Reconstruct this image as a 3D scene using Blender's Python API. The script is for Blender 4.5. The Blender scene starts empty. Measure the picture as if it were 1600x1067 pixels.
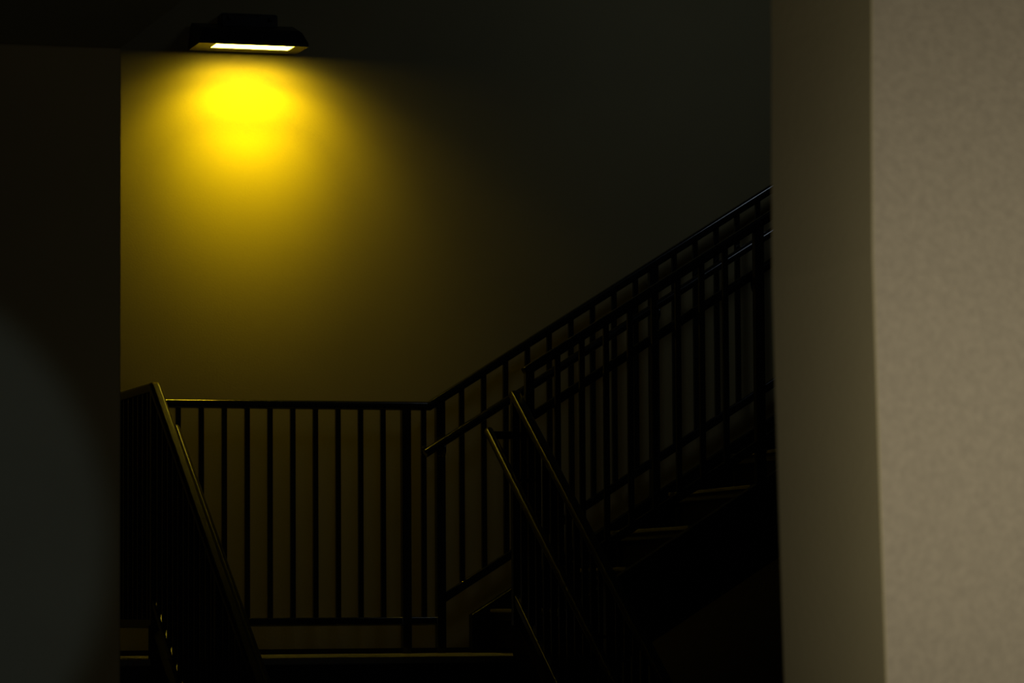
import bpy, bmesh, math
from mathutils import Vector, Matrix

scene = bpy.context.scene
col = scene.collection

# ------------------------------------------------------------------ camera
# World: X runs to the right along the back wall, Y goes away from the
# camera (back wall at Y = 0), Z up, stair landing at Z = 0 (metres).
FPX = 5800.0
YAW, PITCH, ROLL = math.radians(16.8), math.radians(4.1), 0.006
FWD = Vector((math.sin(YAW) * math.cos(PITCH), math.cos(YAW) * math.cos(PITCH), math.sin(PITCH)))
R0 = Vector((math.cos(YAW), -math.sin(YAW), 0))
U0 = R0.cross(FWD)
RGT = R0 * math.cos(ROLL) - U0 * math.sin(ROLL)
UP = U0 * math.cos(ROLL) + R0 * math.sin(ROLL)


def ray(x, y):
    return FWD + RGT * ((x - 800) / FPX) - UP * ((y - 533.5) / FPX)


CAM = Vector((0.0, -0.05, 1.07)) - ray(633, 628) * 16.16


def at_depth(x, y, d):
    return CAM + ray(x, y) * d


cam_data = bpy.data.cameras.new('camera')
cam_data.sensor_width = 36
cam_data.lens = FPX / 1600 * 36
cam_data.clip_end = 200
cam_data.dof.use_dof = True
cam_data.dof.focus_distance = 15.9
cam_data.dof.aperture_fstop = 11
cam = bpy.data.objects.new('camera', cam_data)
col.objects.link(cam)
m = Matrix((RGT, UP, -FWD)).transposed().to_4x4()
m.translation = CAM
cam.matrix_world = m
scene.camera = cam

# ------------------------------------------------------------------ light
world = bpy.data.worlds.new('night_sky')
scene.world = world
world.use_nodes = True
world.node_tree.nodes['Background'].inputs[0].default_value = (0.0022, 0.0024, 0.0020, 1)
world.node_tree.nodes['Background'].inputs[1].default_value = 1.0


def area_light(name, loc, target, size, power, color, spread=180):
    d = bpy.data.lights.new(name, 'AREA')
    d.shape = 'DISK'
    d.size = size
    d.energy = power
    d.color = color
    d.spread = math.radians(spread)
    o = bpy.data.objects.new(name, d)
    col.objects.link(o)
    o.location = loc
    o.rotation_euler = (Vector(target) - Vector(loc)).to_track_quat('-Z', 'Y').to_euler()
    return o


PIER_D = 5.0
corner = at_depth(1378, 533, PIER_D)
# lamp of the near hall, beside the camera, that lights the near wall on the right
area_light('hall_lamp', corner + Vector((-0.32, -1.05, -0.27)), corner + Vector((0.9, 0, 0.05)), 0.14, 6.1, (1.0, 0.94, 0.86), 130)
# cool night light falling into the stairwell from the upper floor on the right
area_light('upper_hall_light', (2.0, -3.2, 4.6), (1.3, 0, 2.5), 1.2, 1.15, (0.68, 0.82, 1.0), 75)

# added spot, no known lamp, for a round flare-like glow on the left wall
pool = at_depth(-304, 856, 9.0)
sd = bpy.data.lights.new('added_glow_spot', 'SPOT')
sd.energy = 27.0
sd.color = (0.39, 0.58, 1.0)
sd.spot_size = 2 * math.atan(0.763 / 4.0)
sd.spot_blend = 0.12
sd.shadow_soft_size = 0.05
so = bpy.data.objects.new('added_glow_spot', sd)
col.objects.link(so)
so.location = pool + Vector((0, -4.0, 0))
so.rotation_euler = (math.radians(90), 0, 0)

scene.view_settings.view_transform = 'Standard'
scene.view_settings.look = 'None'
scene.view_settings.gamma = 1
scene.view_settings.use_curve_mapping = False
scene.view_settings.exposure = 0


# ------------------------------------------------------------------ materials
def mat(name, color, rough=0.6, spec=0.5, metal=0.0, var=0.0, scale=8.0, bump=0.0, bscale=150.0, coat=0.0):
    mt = bpy.data.materials.new(name)
    mt.use_nodes = True
    nt = mt.node_tree
    b = nt.nodes['Principled BSDF']
    b.inputs['Base Color'].default_value = (*color, 1)
    b.inputs['Roughness'].default_value = rough
    b.inputs['Specular IOR Level'].default_value = spec
    b.inputs['Metallic'].default_value = metal
    b.inputs['Coat Weight'].default_value = coat
    tc = nt.nodes.new('ShaderNodeTexCoord')
    if var:
        n = nt.nodes.new('ShaderNodeTexNoise')
        n.inputs['Scale'].default_value = scale
        n.inputs['Detail'].default_value = 6
        nt.links.new(tc.outputs['Object'], n.inputs['Vector'])
        r = nt.nodes.new('ShaderNodeValToRGB')
        r.color_ramp.elements[0].position = 0.3
        r.color_ramp.elements[1].position = 0.7
        r.color_ramp.elements[0].color = (*[c * (1 - var) for c in color], 1)
        r.color_ramp.elements[1].color = (*[min(1, c * (1 + var)) for c in color], 1)
        nt.links.new(n.outputs['Fac'], r.inputs['Fac'])
        nt.links.new(r.outputs['Color'], b.inputs['Base Color'])
    if bump:
        n = nt.nodes.new('ShaderNodeTexNoise')
        n.inputs['Scale'].default_value = bscale
        n.inputs['Detail'].default_value = 4
        nt.links.new(tc.outputs['Object'], n.inputs['Vector'])
        bp = nt.nodes.new('ShaderNodeBump')
        bp.inputs['Strength'].default_value = bump
        bp.inputs['Distance'].default_value = 0.004
        nt.links.new(n.outputs['Fac'], bp.inputs['Height'])
        nt.links.new(bp.outputs['Normal'], b.inputs['Normal'])
    return mt


PAINT = (0.27, 0.225, 0.105)
M = {
    'wall': mat('cream_wall_paint', PAINT, 0.75, 0.3, var=0.03, scale=3.0, bump=0.15, bscale=120),
    'pier': mat('cream_pier_paint', PAINT, 0.8, 0.2, var=0.05, scale=3.0, bump=0.1, bscale=90),
    'stucco': mat('beige_stucco', (0.30, 0.255, 0.165), 0.85, 0.2, var=0.09, scale=90.0, bump=0.3, bscale=200),
    'return': mat('cream_return_paint', (0.35, 0.295, 0.145), 0.8, 0.2, var=0.04, scale=3.0, bump=0.1, bscale=90),
    'soffit': mat('dull_soffit_paint', (0.34, 0.31, 0.16), 0.8, 0.2, var=0.05, scale=2.0),
    'concrete': mat('grey_concrete', (0.20, 0.19, 0.16), 0.8, 0.3, var=0.15, scale=12.0, bump=0.2, bscale=80),
    'steel': mat('black_gloss_steel_paint', (0.006, 0.006, 0.006), 0.14, 1.0, var=0.2, scale=30.0),
    'dulled': mat('black_dulled_steel_paint', (0.010, 0.0105, 0.008), 0.22, 0.16, var=0.2, scale=30.0),  # same black paint with its sheen toned down against lamp reflections
    'dark': mat('black_stringer_paint', (0.008, 0.008, 0.007), 0.32, 0.2, var=0.2, scale=20.0),
    'matte': mat('black_matte_stringer_paint', (0.007, 0.007, 0.006), 0.6, 0.02, var=0.2, scale=20.0),
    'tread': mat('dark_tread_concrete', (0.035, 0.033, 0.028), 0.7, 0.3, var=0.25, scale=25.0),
    'nosing': mat('pale_tread_nosing', (0.12, 0.11, 0.07), 0.55, 0.5, var=0.2, scale=40.0),  # nosings paler than the treads
    'housing': mat('bronze_lamp_housing', (0.012, 0.011, 0.010), 0.4, 0.4, var=0.1, scale=30.0),
}


def emit(name, color, strength):
    mt = bpy.data.materials.new(name)
    mt.use_nodes = True
    nt = mt.node_tree
    b = nt.nodes['Principled BSDF']
    b.inputs['Base Color'].default_value = (0.8, 0.7, 0.3, 1)
    b.inputs['Emission Color'].default_value = (*color, 1)
    b.inputs['Emission Strength'].default_value = strength
    return mt


M['lens'] = emit('glowing_yellow_lens', (1.0, 0.76, 0.052), 20.0)


# ------------------------------------------------------------------ mesh helpers
def link(name, bm, material, parent=None, smooth=False):
    me = bpy.data.meshes.new(name)
    bmesh.ops.recalc_face_normals(bm, faces=bm.faces)
    bm.to_mesh(me)
    bm.free()
    if smooth:
        for p in me.polygons:
            p.use_smooth = True
    me.materials.append(M[material])
    o = bpy.data.objects.new(name, me)
    col.objects.link(o)
    if parent:
        o.parent = parent
        o.matrix_parent_inverse = Matrix.Translation(-parent.location)
    return o


def copy_to(o, offset, parent):
    c = o.copy()
    col.objects.link(c)
    c.parent = parent
    c.matrix_parent_inverse = o.matrix_parent_inverse.copy()
    c.location = o.location + Vector(offset)
    return c


def box_bm(lo, hi, bevel=0.0, seg=2):
    bm = bmesh.new()
    bmesh.ops.create_cube(bm, size=1)
    lo, hi = Vector(lo), Vector(hi)
    for v in bm.verts:
        v.co = Vector(((lo[i] + hi[i]) / 2 + v.co[i] * (hi[i] - lo[i]) for i in range(3)))
    if bevel:
        bmesh.ops.bevel(bm, geom=bm.edges[:], offset=bevel, segments=seg, affect='EDGES', profile=0.5)
    return bm


def box(name, lo, hi, material, parent=None, bevel=0.0, seg=2):
    return link(name, box_bm(lo, hi, bevel, seg), material, parent)


def round_rect(w, h, r, n=4):
    pts = []
    for cx, cy, a0 in ((w / 2 - r, h / 2 - r, 0), (-w / 2 + r, h / 2 - r, 90), (-w / 2 + r, -h / 2 + r, 180), (w / 2 - r, -h / 2 + r, 270)):
        arc = [(cx + r * math.cos(math.radians(a0 + 90 * k / n)), cy + r * math.sin(math.radians(a0 + 90 * k / n))) for k in range(n + 1)]
        a, b, e = math.radians(a0), math.radians(a0 + 90), 0.0012
        # support points keep the flat sides flat under smooth shading
        arc = [(arc[0][0] + e * math.sin(a), arc[0][1] - e * math.cos(a))] + arc + [(arc[-1][0] - e * math.sin(b), arc[-1][1] + e * math.cos(b))]
        pts += arc
    return pts


def circle(r, n=16):
    return [(r * math.cos(2 * math.pi * k / n), r * math.sin(2 * math.pi * k / n)) for k in range(n)]


def sweep_bm(path, profile, side):
    """Sweep a closed profile (side, up) along a polyline lying in a plane whose normal is 'side'."""
    path = [Vector(p) for p in path]
    fine = [path[0]]
    for a, b in zip(path, path[1:]):      # short rings keep the shading of bends local
        n = (b - a).length
        if n > 0.1:
            d = (b - a) / n
            k = max(1, int(n / 0.25))
            fine += [a + d * 0.012] + [a + d * n * i / k for i in range(1, k)] + [b - d * 0.012]
        fine.append(b)
    path = fine
    side = Vector(side).normalized()
    bm = bmesh.new()
    rings = []
    for i, p in enumerate(path):
        dirs = []
        if i > 0:
            dirs.append((p - path[i - 1]).normalized())
        if i < len(path) - 1:
            dirs.append((path[i + 1] - p).normalized())
        norms = [side.cross(d) for d in dirs]
        n = sum(norms, Vector()).normalized()
        n = n / max(0.3, n.dot(norms[0]))
        rings.append([bm.verts.new(p + side * a + n * b) for a, b in profile])
    k = len(profile)
    for a, b in zip(rings, rings[1:]):
        for j in range(k):
            bm.faces.new((a[j], a[(j + 1) % k], b[(j + 1) % k], b[j]))
    bm.faces.new(rings[0])
    bm.faces.new(list(reversed(rings[-1])))
    return bm


def sweep(name, path, profile, side, material, parent=None):
    o = link(name, sweep_bm(path, profile, side), material, parent)
    for p in o.data.polygons:
        p.use_smooth = len(p.vertices) == 4
    return o


def prism_bm(poly, axis, a, b):
    """Extrude a polygon given in the two other axes along 'axis' from a to b."""
    bm = bmesh.new()

    def pt(u, v, t):
        return {'x': (t, u, v), 'y': (u, t, v), 'z': (u, v, t)}[axis]
    A = [bm.verts.new(pt(u, v, a)) for u, v in poly]
    B = [bm.verts.new(pt(u, v, b)) for u, v in poly]
    n = len(poly)
    bm.faces.new(A)
    bm.faces.new(list(reversed(B)))
    for i in range(n):
        bm.faces.new((A[i], A[(i + 1) % n], B[(i + 1) % n], B[i]))
    return bm


def thing(name, label, cat, loc, group=None):
    o = bpy.data.objects.new(name, None)
    o.empty_display_size = 0.1
    col.objects.link(o)
    o.location = loc
    o['label'] = label
    o['category'] = cat
    if group:
        o['group'] = group
    return o


def structure(o, label, cat):
    o['kind'] = 'structure'
    o['label'] = label
    o['category'] = cat
    return o


# ------------------------------------------------------------------ setting
SLOPE = 0.62
FLOOR_Z = -1.54
LAND_Z = -0.02

structure(box('wall_back', (-6.0, 0.0, -2.2), (7.0, 0.25, 5.2), 'wall'),
          'cream painted back wall washed by the yellow lamp', 'wall')
structure(box('floor', (-9.0, -20.0, FLOOR_Z - 0.15), (7.0, 0.0, FLOOR_Z), 'concrete'),
          'grey concrete floor at the foot of the stairs', 'floor')

# near wall on the left: its front face fills the left edge of the picture
pl = at_depth(189, 560, 9.0)
top_l = at_depth(189, 69, 9.0).z
structure(box('wall_left', (pl.x - 4.0, pl.y, FLOOR_Z), (pl.x, pl.y + 0.30, top_l), 'pier', bevel=0.006),
          'dark painted wall end filling the left edge of the view', 'wall')
structure(box('ceiling', (pl.x - 5.0, -22.0, top_l), (pl.x, pl.y + 0.30, top_l + 0.3), 'soffit'),
          'dark soffit above the left wall', 'ceiling')

# near wall on the right: bright front face, dim return on its left side
dep = at_depth(1378, 533, PIER_D)
dN = (dep - CAM).y
far_scale = (1378 + 950) / (1200 + 950)


def pier_wall():
    bm = bmesh.new()
    bow = [(-500, 0.0), (0, 0.0), (200, -0.0022), (400, -0.0032), (600, 0.0), (800, 0.0035), (1067, 0.0086), (1500, 0.016)]
    ys = [-500, -100, 0, 100, 200, 300, 400, 500, 600, 700, 800, 900, 1000, 1067, 1200, 1500]

    def off(y):
        for (a, b), (c, d) in zip(bow, bow[1:]):
            if a <= y <= c:
                return b + (d - b) * (y - a) / (c - a)
    x0 = at_depth(1376, 0, PIER_D).x
    y0 = dep.y
    y1 = CAM.y + dN * far_scale
    levels = [(FLOOR_Z, off(1500))] + [(at_depth(1378, y, PIER_D).z, off(y)) for y in reversed(ys)] + [(3.0, 0.0)]
    levels = [l for i, l in enumerate(levels) if i == 0 or l[0] > levels[i - 1][0]]
    rings = []
    r = 0.0015
    for z, o in levels:
        x = x0 + o
        rings.append([bm.verts.new(p) for p in ((x0 + 2.5, y0, z), (x + r, y0, z), (x, y0 + r, z), (x, y1 - r, z), (x + r, y1, z), (x0 + 2.5, y1, z))])
    for a, b in zip(rings, rings[1:]):
        for j in range(6):
            f = bm.faces.new((a[j], a[(j + 1) % 6], b[(j + 1) % 6], b[j]))
            f.material_index = 0 if j == 0 else 1
    bm.faces.new(rings[0])
    bm.faces.new(rings[-1])
    return bm


wr = link('wall_right', pier_wall(), 'stucco')
wr.data.materials.append(M['return'])
structure(wr, 'pale stucco wall end with a shaded return, nearest the viewer on the right', 'wall')

# ------------------------------------------------------------------ landing
LX0, LX1 = -2.6, 0.36          # landing, left to right
FY = -1.20                     # its front edge
land = thing('stair_landing', 'half-height stair landing with a pale front edge below the yellow lamp', 'landing', (0, 0, FLOOR_Z))
box('slab', (LX0, FY + 0.004, LAND_Z - 0.16), (LX1, -0.002, LAND_Z), 'concrete', land)
box('front_nosing', (LX0, FY - 0.014, LAND_Z - 0.026), (0.14, FY + 0.003, LAND_Z + 0.001), 'nosing', land, 0.003)
box('fascia_plate', (LX0, FY - 0.008, LAND_Z - 0.30), (0.14, FY + 0.003, LAND_Z - 0.027), 'dark', land)
box('toe_plate', (LX0, -0.012, LAND_Z), (LX1, -0.003, LAND_Z + 0.022), 'dark', land)
for x in (LX0 + 0.06, LX1 - 0.06):
    for y in (FY + 0.08, -0.10):
        box('leg', (x - 0.05, y - 0.05, FLOOR_Z), (x + 0.05, y + 0.05, LAND_Z - 0.16), 'dark', land, 0.006)

# ------------------------------------------------------------------ flights
RISE, RUN = 0.169, 0.274
X1 = 0.36                      # nosing of the first step of the upper flight


def z_near(x):
    return 0.300 + SLOPE * (x - 0.576)


def z_far(x):
    return 0.146 + SLOPE * (x - 0.269)


NUP = 11
up = thing('staircase', 'upper flight of dark stairs climbing right along the back wall', 'staircase', (0.4, -0.6, FLOOR_Z))
YN0, YN1 = -1.235, -1.185      # near stringer
YF0, YF1 = -0.150, -0.102      # far stringer
xe = X1 + RUN * (NUP - 1) + 0.15
for zf, ya, yb, x0 in ((z_near, YN0, YN1, 0.24), (z_far, YF0, YF1, 0.269)):
    dpt = 0.36
    foot = LAND_Z if ya == YF0 else LAND_Z - 0.30
    xb = x0 + 0.05
    poly = [(x0, zf(x0)), (xe, zf(xe)), (xe, zf(xe) - dpt)]
    xc = x0 + max(0.05, (foot - (zf(x0) - dpt)) / SLOPE)
    poly += [(xc, foot), (x0, foot)] if foot > zf(x0) - dpt else [(x0, zf(x0) - dpt)]
    bm = prism_bm(poly, 'y', ya, yb)
    bmesh.ops.bevel(bm, geom=bm.edges[:], offset=0.003, segments=1, affect='EDGES')
    link('stringer', bm, 'dark', up)
tr = rs = ns = None
for k in range(1, NUP + 1):
    off = ((k - 1) * RUN, 0, (k - 1) * RISE)
    if k == 1:
        z = RISE + LAND_Z + 0.018
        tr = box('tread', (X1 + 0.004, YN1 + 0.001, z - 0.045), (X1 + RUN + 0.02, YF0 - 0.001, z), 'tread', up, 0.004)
        rs = box('riser', (X1 + 0.022, YN1 + 0.001, z - RISE + 0.001), (X1 + 0.034, YF0 - 0.001, z - 0.046), 'dark', up)
        ns = box('nosing', (X1 - 0.010, YN1 + 0.001, z - 0.014), (X1 + 0.0035, YF0 - 0.001, z + 0.002), 'nosing', up, 0.003)
    else:
        for o in (tr, rs, ns):
            copy_to(o, off, up)
ztop = RISE * NUP + LAND_Z + 0.018
xtop = X1 + RUN * (NUP - 1)
ul = thing('stair_platform', 'upper platform at the head of the stairs behind the right wall', 'landing', (xtop + 1, -0.6, ztop - 0.2))
box('slab', (xtop + RUN + 0.03, -1.3, ztop - 0.16), (xtop + 2.4, -0.002, ztop), 'concrete', ul)
box('edge_plate', (xtop + RUN + 0.03, -1.31, ztop - 0.22), (xtop + 2.4, -1.301, ztop + 0.005), 'dark', ul)

low = thing('staircase', 'lower flight of dark stairs rising from the floor to the landing', 'staircase', (-0.6, -2.5, FLOOR_Z))
SX = ((-1.355, -1.315), (0.145, 0.185))
NLO = 9


def z_low(y):                  # top of the lower stringers
    return 0.115 + SLOPE * (y - FY)


ye = FY - (z_low(FY) - FLOOR_Z) / SLOPE
for xa, xb in SX:
    dpt = 0.34
    poly = [(FY + 0.03, z_low(FY) + 0.0), (FY, z_low(FY)), (ye, FLOOR_Z), (ye + dpt / SLOPE, FLOOR_Z), (FY + 0.03, z_low(FY) - dpt)]
    bm = prism_bm(poly, 'x', xa, xb)
    bmesh.ops.bevel(bm, geom=bm.edges[:], offset=0.003, segments=1, affect='EDGES')
    link('stringer', bm, 'matte', low)
for k in range(1, NLO):
    z = LAND_Z - RISE * k
    if k == 1:
        y = FY - RUN
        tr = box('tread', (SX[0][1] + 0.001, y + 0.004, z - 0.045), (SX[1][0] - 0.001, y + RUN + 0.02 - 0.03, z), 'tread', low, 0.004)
        rs = box('riser', (SX[0][1] + 0.001, y + 0.022, z - RISE + 0.002), (SX[1][0] - 0.001, y + 0.034, z - 0.046), 'dark', low)
        ns = box('nosing', (SX[0][1] + 0.001, y - 0.010, z - 0.014), (SX[1][0] - 0.001, y + 0.0035, z + 0.002), 'nosing', low, 0.003)
    else:
        for o in (tr, rs, ns):
            copy_to(o, (0, -(k - 1) * RUN, -(k - 1) * RISE), low)

# ------------------------------------------------------------------ railings
RAIL = round_rect(0.044, 0.038, 0.012)
LOWRAIL = round_rect(0.030, 0.036, 0.006)
GRIP = circle(0.019)
BAR, POST = 0.0225, 0.040
FINISH = 'steel'


def bar(name, x, y, z0, z1, parent, w=BAR):
    return box(name, (x - w / 2, y - w / 2, z0), (x + w / 2, y + w / 2, z1), FINISH, parent, 0.003, 1)


def bracket(axis, p, wall_off, parent):
    """Bent bracket carrying a handrail at p, returning to the guard at wall_off beside it."""
    p = Vector(p)
    d = Vector(wall_off)
    path = [p + Vector((0, 0, -0.012)), p + Vector((0, 0, -0.045)), p + d * 0.25 + Vector((0, 0, -0.065)), p + d + Vector((0, 0, -0.065))]
    side = Vector((0, 0, 1)).cross(d).normalized()
    o = sweep('bracket', path, circle(0.0065, 10), side, FINISH, parent)
    return o


def handrail(path, side, parent):
    return sweep('handrail', path, GRIP, side, FINISH, parent)


# --- guard standing against the back wall: level on the landing, then climbing
YB = -0.130
g1 = thing('guard_railing', 'black steel railing against the back wall, level then climbing to the right', 'railing', (-0.5, YB, LAND_Z))
XBREAK = 0.084


def top_far(x):
    return 1.048 if x <= XBREAK else 1.048 + SLOPE * (x - XBREAK)


def bot_far(x):
    return 0.128 + 0.018 + (z_far(x))


XEND = 3.05
sweep('top_rail', [(-1.36, YB, 1.048), (XBREAK, YB, 1.048), (XEND, YB, top_far(XEND))], RAIL, (0, 1, 0), FINISH, g1)
sweep('bottom_rail', [(-1.36, YB, 0.119), (0.134, YB, 0.119)], LOWRAIL, (0, 1, 0), FINISH, g1)
sweep('bottom_rail', [(0.134, YB, bot_far(0.134)), (XEND, YB, bot_far(XEND))], LOWRAIL, (0, 1, 0), FINISH, g1)
for x in (-0.020, 0.134):
    bar('post', x, YB, LAND_Z, top_far(x) - 0.004, g1, POST)
for x in (1.118, 2.125, 3.03):
    bar('post', x, YB, z_far(x) - 0.012, top_far(x) - 0.004, g1, POST)
b0 = bar('baluster', -0.122, YB, 0.119, 1.045, g1)
for k in range(1, 13):
    if -0.122 - 0.1 * k > -1.31:
        copy_to(b0, (-0.1 * k, 0, 0), g1)
bar('baluster', 0.060, YB, 0.119, 1.045, g1)
xs = [0.232 + 0.1003 * k for k in range(9)] + [1.217 + 0.0995 * k for k in range(9)] + [2.22 + 0.0985 * k for k in range(8)]
s0 = None
for x in xs:
    if s0 is None:
        s0 = bar('baluster', x, YB, bot_far(x), top_far(x) - 0.004, g1)
        sx = x
    else:
        copy_to(s0, (x - sx, 0, SLOPE * (x - sx)), g1)


def grip_z(x):
    return 0.990 + SLOPE * (x - 0.291) - 0.012


YH = YB - 0.078
GX = 0.022
hr = handrail([(0.044, YH, grip_z(0.044 + GX)), (XEND, YH, grip_z(XEND + GX))], (0, 1, 0), g1)
for x in (0.134, 1.118, 2.125):
    bracket('x', (x, YH, grip_z(x + GX)), (0, YB - YH - POST / 2, 0), hr)

# --- guard on the open side of the upper flight: same paint with less sheen, as on the lower ones
FINISH = 'dulled'
YG = -1.210
g2 = thing('guard_railing', 'black steel railing on the open side of the upper stairs', 'railing', (0.21, YG, LAND_Z))
XN = 0.209


def top_near(x):
    return 1.142 + SLOPE * (x - 0.19) - 0.012


def bot_near(x):
    return z_near(x) + 0.155


sweep('top_rail', [(XN - 0.020, YG, top_near(XN - 0.020)), (XEND, YG, top_near(XEND))], RAIL, (0, 1, 0), FINISH, g2)
sweep('bottom_rail', [(XN, YG, bot_near(XN)), (XEND, YG, bot_near(XEND))], LOWRAIL, (0, 1, 0), FINISH, g2)
bar('post', XN, YG, LAND_Z - 0.20, top_near(XN) - 0.004, g2, 0.036)
for x in (1.209, 2.21, 3.03):
    bar('post', x, YG, z_near(x) - 0.012, top_near(x) - 0.004, g2, POST)
xs = [0.330 + 0.1045 * k for k in range(8)] + [1.313 + 0.1 * k for k in range(9)] + [2.31 + 0.1 * k for k in range(7)]
s0 = None
for x in xs:
    if s0 is None:
        s0 = bar('baluster', x, YG, bot_near(x), top_near(x) - 0.004, g2)
        sx = x
    else:
        copy_to(s0, (x - sx, 0, SLOPE * (x - sx)), g2)
YH2 = YG + 0.075
hr = handrail([(0.19, YH2, grip_z(0.19) + 0.006), (XEND, YH2, grip_z(XEND) + 0.006)], (0, 1, 0), g2)
for x in (1.209, 2.21):
    bracket('x', (x, YH2, grip_z(x) + 0.006), (0, YG - YH2 + POST / 2, 0), hr)


# --- guards of the lower flight
def low_guard(x, label, level, hand_dx, zt):
    g = thing('guard_railing', label, 'railing', (x, FY, FLOOR_Z))
    y_end = FY - 2.42

    def top(y):
        return zt + SLOPE * min(0, y - FY)

    def bot(y):
        return z_low(y) + 0.10
    path = [(x, FY, zt), (x, y_end, top(y_end))]
    if level:
        path = [(x, -0.156, zt)] + path
    else:
        path = [(x, FY + 0.019, zt)] + path
    sweep('top_rail', path, RAIL, (1, 0, 0), FINISH, g)
    sweep('bottom_rail', [(x, FY, bot(FY)), (x, y_end, bot(y_end))], LOWRAIL, (1, 0, 0), FINISH, g)
    bar('post', x, FY, LAND_Z if level else z_low(FY) - 0.012, zt, g, 0.036)
    for y in (FY - 1.2, y_end + 0.02):
        bar('post', x, y, z_low(y) - 0.012, top(y), g, POST)
    n = 22
    s0 = None
    for k in range(1, n + 2):
        y = FY - 0.1 * k
        if k == 12:
            continue
        if s0 is None:
            s0 = bar('baluster', x, y, bot(y), top(y), g)
            sy = y
        else:
            copy_to(s0, (0, y - sy, SLOPE * (y - sy)), g)
    if level:
        sweep('bottom_rail', [(x, -0.156, 0.119), (x, FY, 0.119)], LOWRAIL, (1, 0, 0), FINISH, g)
        b = bar('baluster', x, FY + 0.1, 0.119, zt, g)
        for k in range(1, 9):
            copy_to(b, (0, 0.1 * k, 0), g)
        bar('post', x, -0.178, LAND_Z, zt, g, POST)
    xh = x + hand_dx

    def hz(y):
        return 0.872 + SLOPE * (y - FY)
    s = 1 if hand_dx > 0 else -1
    hr = handrail([(xh, FY + 0.03, hz(FY + 0.03)), (xh, y_end, hz(y_end))], (1, 0, 0), g)
    # flat return from the end of the handrail to the newel
    ret = sweep('return_arm', [(xh, FY + 0.012, hz(FY + 0.012) - 0.006), (x - s * 0.0, FY + 0.012, hz(FY + 0.012) - 0.006)],
                round_rect(0.030, 0.032, 0.008), (0, 1, 0), FINISH, hr)
    for y in (FY - 0.20, FY - 1.2, FY - 2.2):
        bracket('y', (xh, y, hz(y)), (x - xh + s * 0.01, 0, 0), hr)
    return g


low_guard(0.154, 'black steel railing down the right side of the lower stairs', False, -0.106, 1.036)
low_guard(-1.335, 'black steel railing along the left of the landing and lower stairs', True, 0.088, 1.052)

# ------------------------------------------------------------------ wall lamp
lx0, lx1 = -0.955, -0.477      # underside, left to right
lyb, lyf = -0.022, -0.250      # back and front
zb = 2.581
lamp = thing('wall_light', 'flat dark wall light with a glowing yellow-white lens high on the back wall', 'lamp', ((lx0 + lx1) / 2, -0.02, zb))


def lamp_body():
    bm = bmesh.new()
    # rings of the housing: height at the back, height at the front, inset at the sides, inset at the front
    secs = [(0.0, 0.0, 0.0, 0.0), (0.018, 0.014, 0.0, 0.0), (0.105, 0.064, 0.020, 0.034), (0.120, 0.074, 0.030, 0.046)]
    rings = []
    for hb, hf, ins, fr in secs:
        rings.append([bm.verts.new(p) for p in ((lx0 + ins * 0.5, lyb, zb + hb), (lx1 - ins * 0.5, lyb, zb + hb), (lx1 - ins, lyf + fr, zb + hf), (lx0 + ins, lyf + fr, zb + hf))])
    for a, b in zip(rings, rings[1:]):
        for j in range(4):
            bm.faces.new((a[j], a[(j + 1) % 4], b[(j + 1) % 4], b[j]))
    bm.faces.new(rings[-1])
    # underside: a frame around the lens recess
    ix0, ix1, iy0, iy1 = lx0 + 0.076, lx1 - 0.058, -0.112, lyf + 0.010
    inner = [bm.verts.new(p) for p in ((ix0, iy0, zb), (ix1, iy0, zb), (ix1, iy1, zb), (ix0, iy1, zb))]
    deep = [bm.verts.new(v.co + Vector((0, 0, 0.012))) for v in inner]
    for j in range(4):
        bm.faces.new((rings[0][j], rings[0][(j + 1) % 4], inner[(j + 1) % 4], inner[j]))
        bm.faces.new((inner[j], inner[(j + 1) % 4], deep[(j + 1) % 4], deep[j]))
    bm.faces.new(deep)
    return bm, (ix0, ix1, iy0, iy1)


bm, (ix0, ix1, iy0, iy1) = lamp_body()
link('housing', bm, 'housing', lamp)
box('lens', (ix0 + 0.001, iy1 + 0.001, zb + 0.002), (ix1 - 0.001, iy0 - 0.001, zb + 0.010), 'lens', lamp, 0.001, 1)
cx = (lx0 + lx1) / 2 + 0.018
box('mounting_box', (cx - 0.125, -0.085, zb + 0.045), (cx + 0.125, -0.001, zb + 0.160), 'housing', lamp, 0.008)
for s in (-1, 1):
    box('hinge_screw', (cx + s * 0.09 - 0.008, -0.095, zb + 0.130), (cx + s * 0.09 + 0.008, -0.084, zb + 0.146), 'housing', lamp, 0.003)

# the light-emitting diodes behind the lens: three rows of different beams, all tipped to the wall
for dx in (-0.12, -0.04, 0.04, 0.12):
    for tilt, cone, blend, power, wide in ((0.561, 1.922, 0.80, 14.5, 1.787), (0.384, 0.529, 0.89, 53.0, 2.2), (0.533, 1.130, 0.848, 32.7, 2.2)):
        d = bpy.data.lights.new('lamp_diode', 'SPOT')
        d.energy = power * 0.93 / 4
        d.color = (1.0, 0.73, 0.0)
        d.spot_size = cone
        d.spot_blend = blend
        d.shadow_soft_size = 0.012
        o = bpy.data.objects.new('lamp_diode', d)
        col.objects.link(o)
        o.location = (-0.693 + dx, -0.215, zb - 0.014)
        o.rotation_euler = Vector((0, math.sin(tilt), -math.cos(tilt))).to_track_quat('-Z', 'Y').to_euler()
        o.scale = (wide, 1, 1)
        o.parent = lamp
        o.matrix_parent_inverse = Matrix.Translation(-lamp.location)
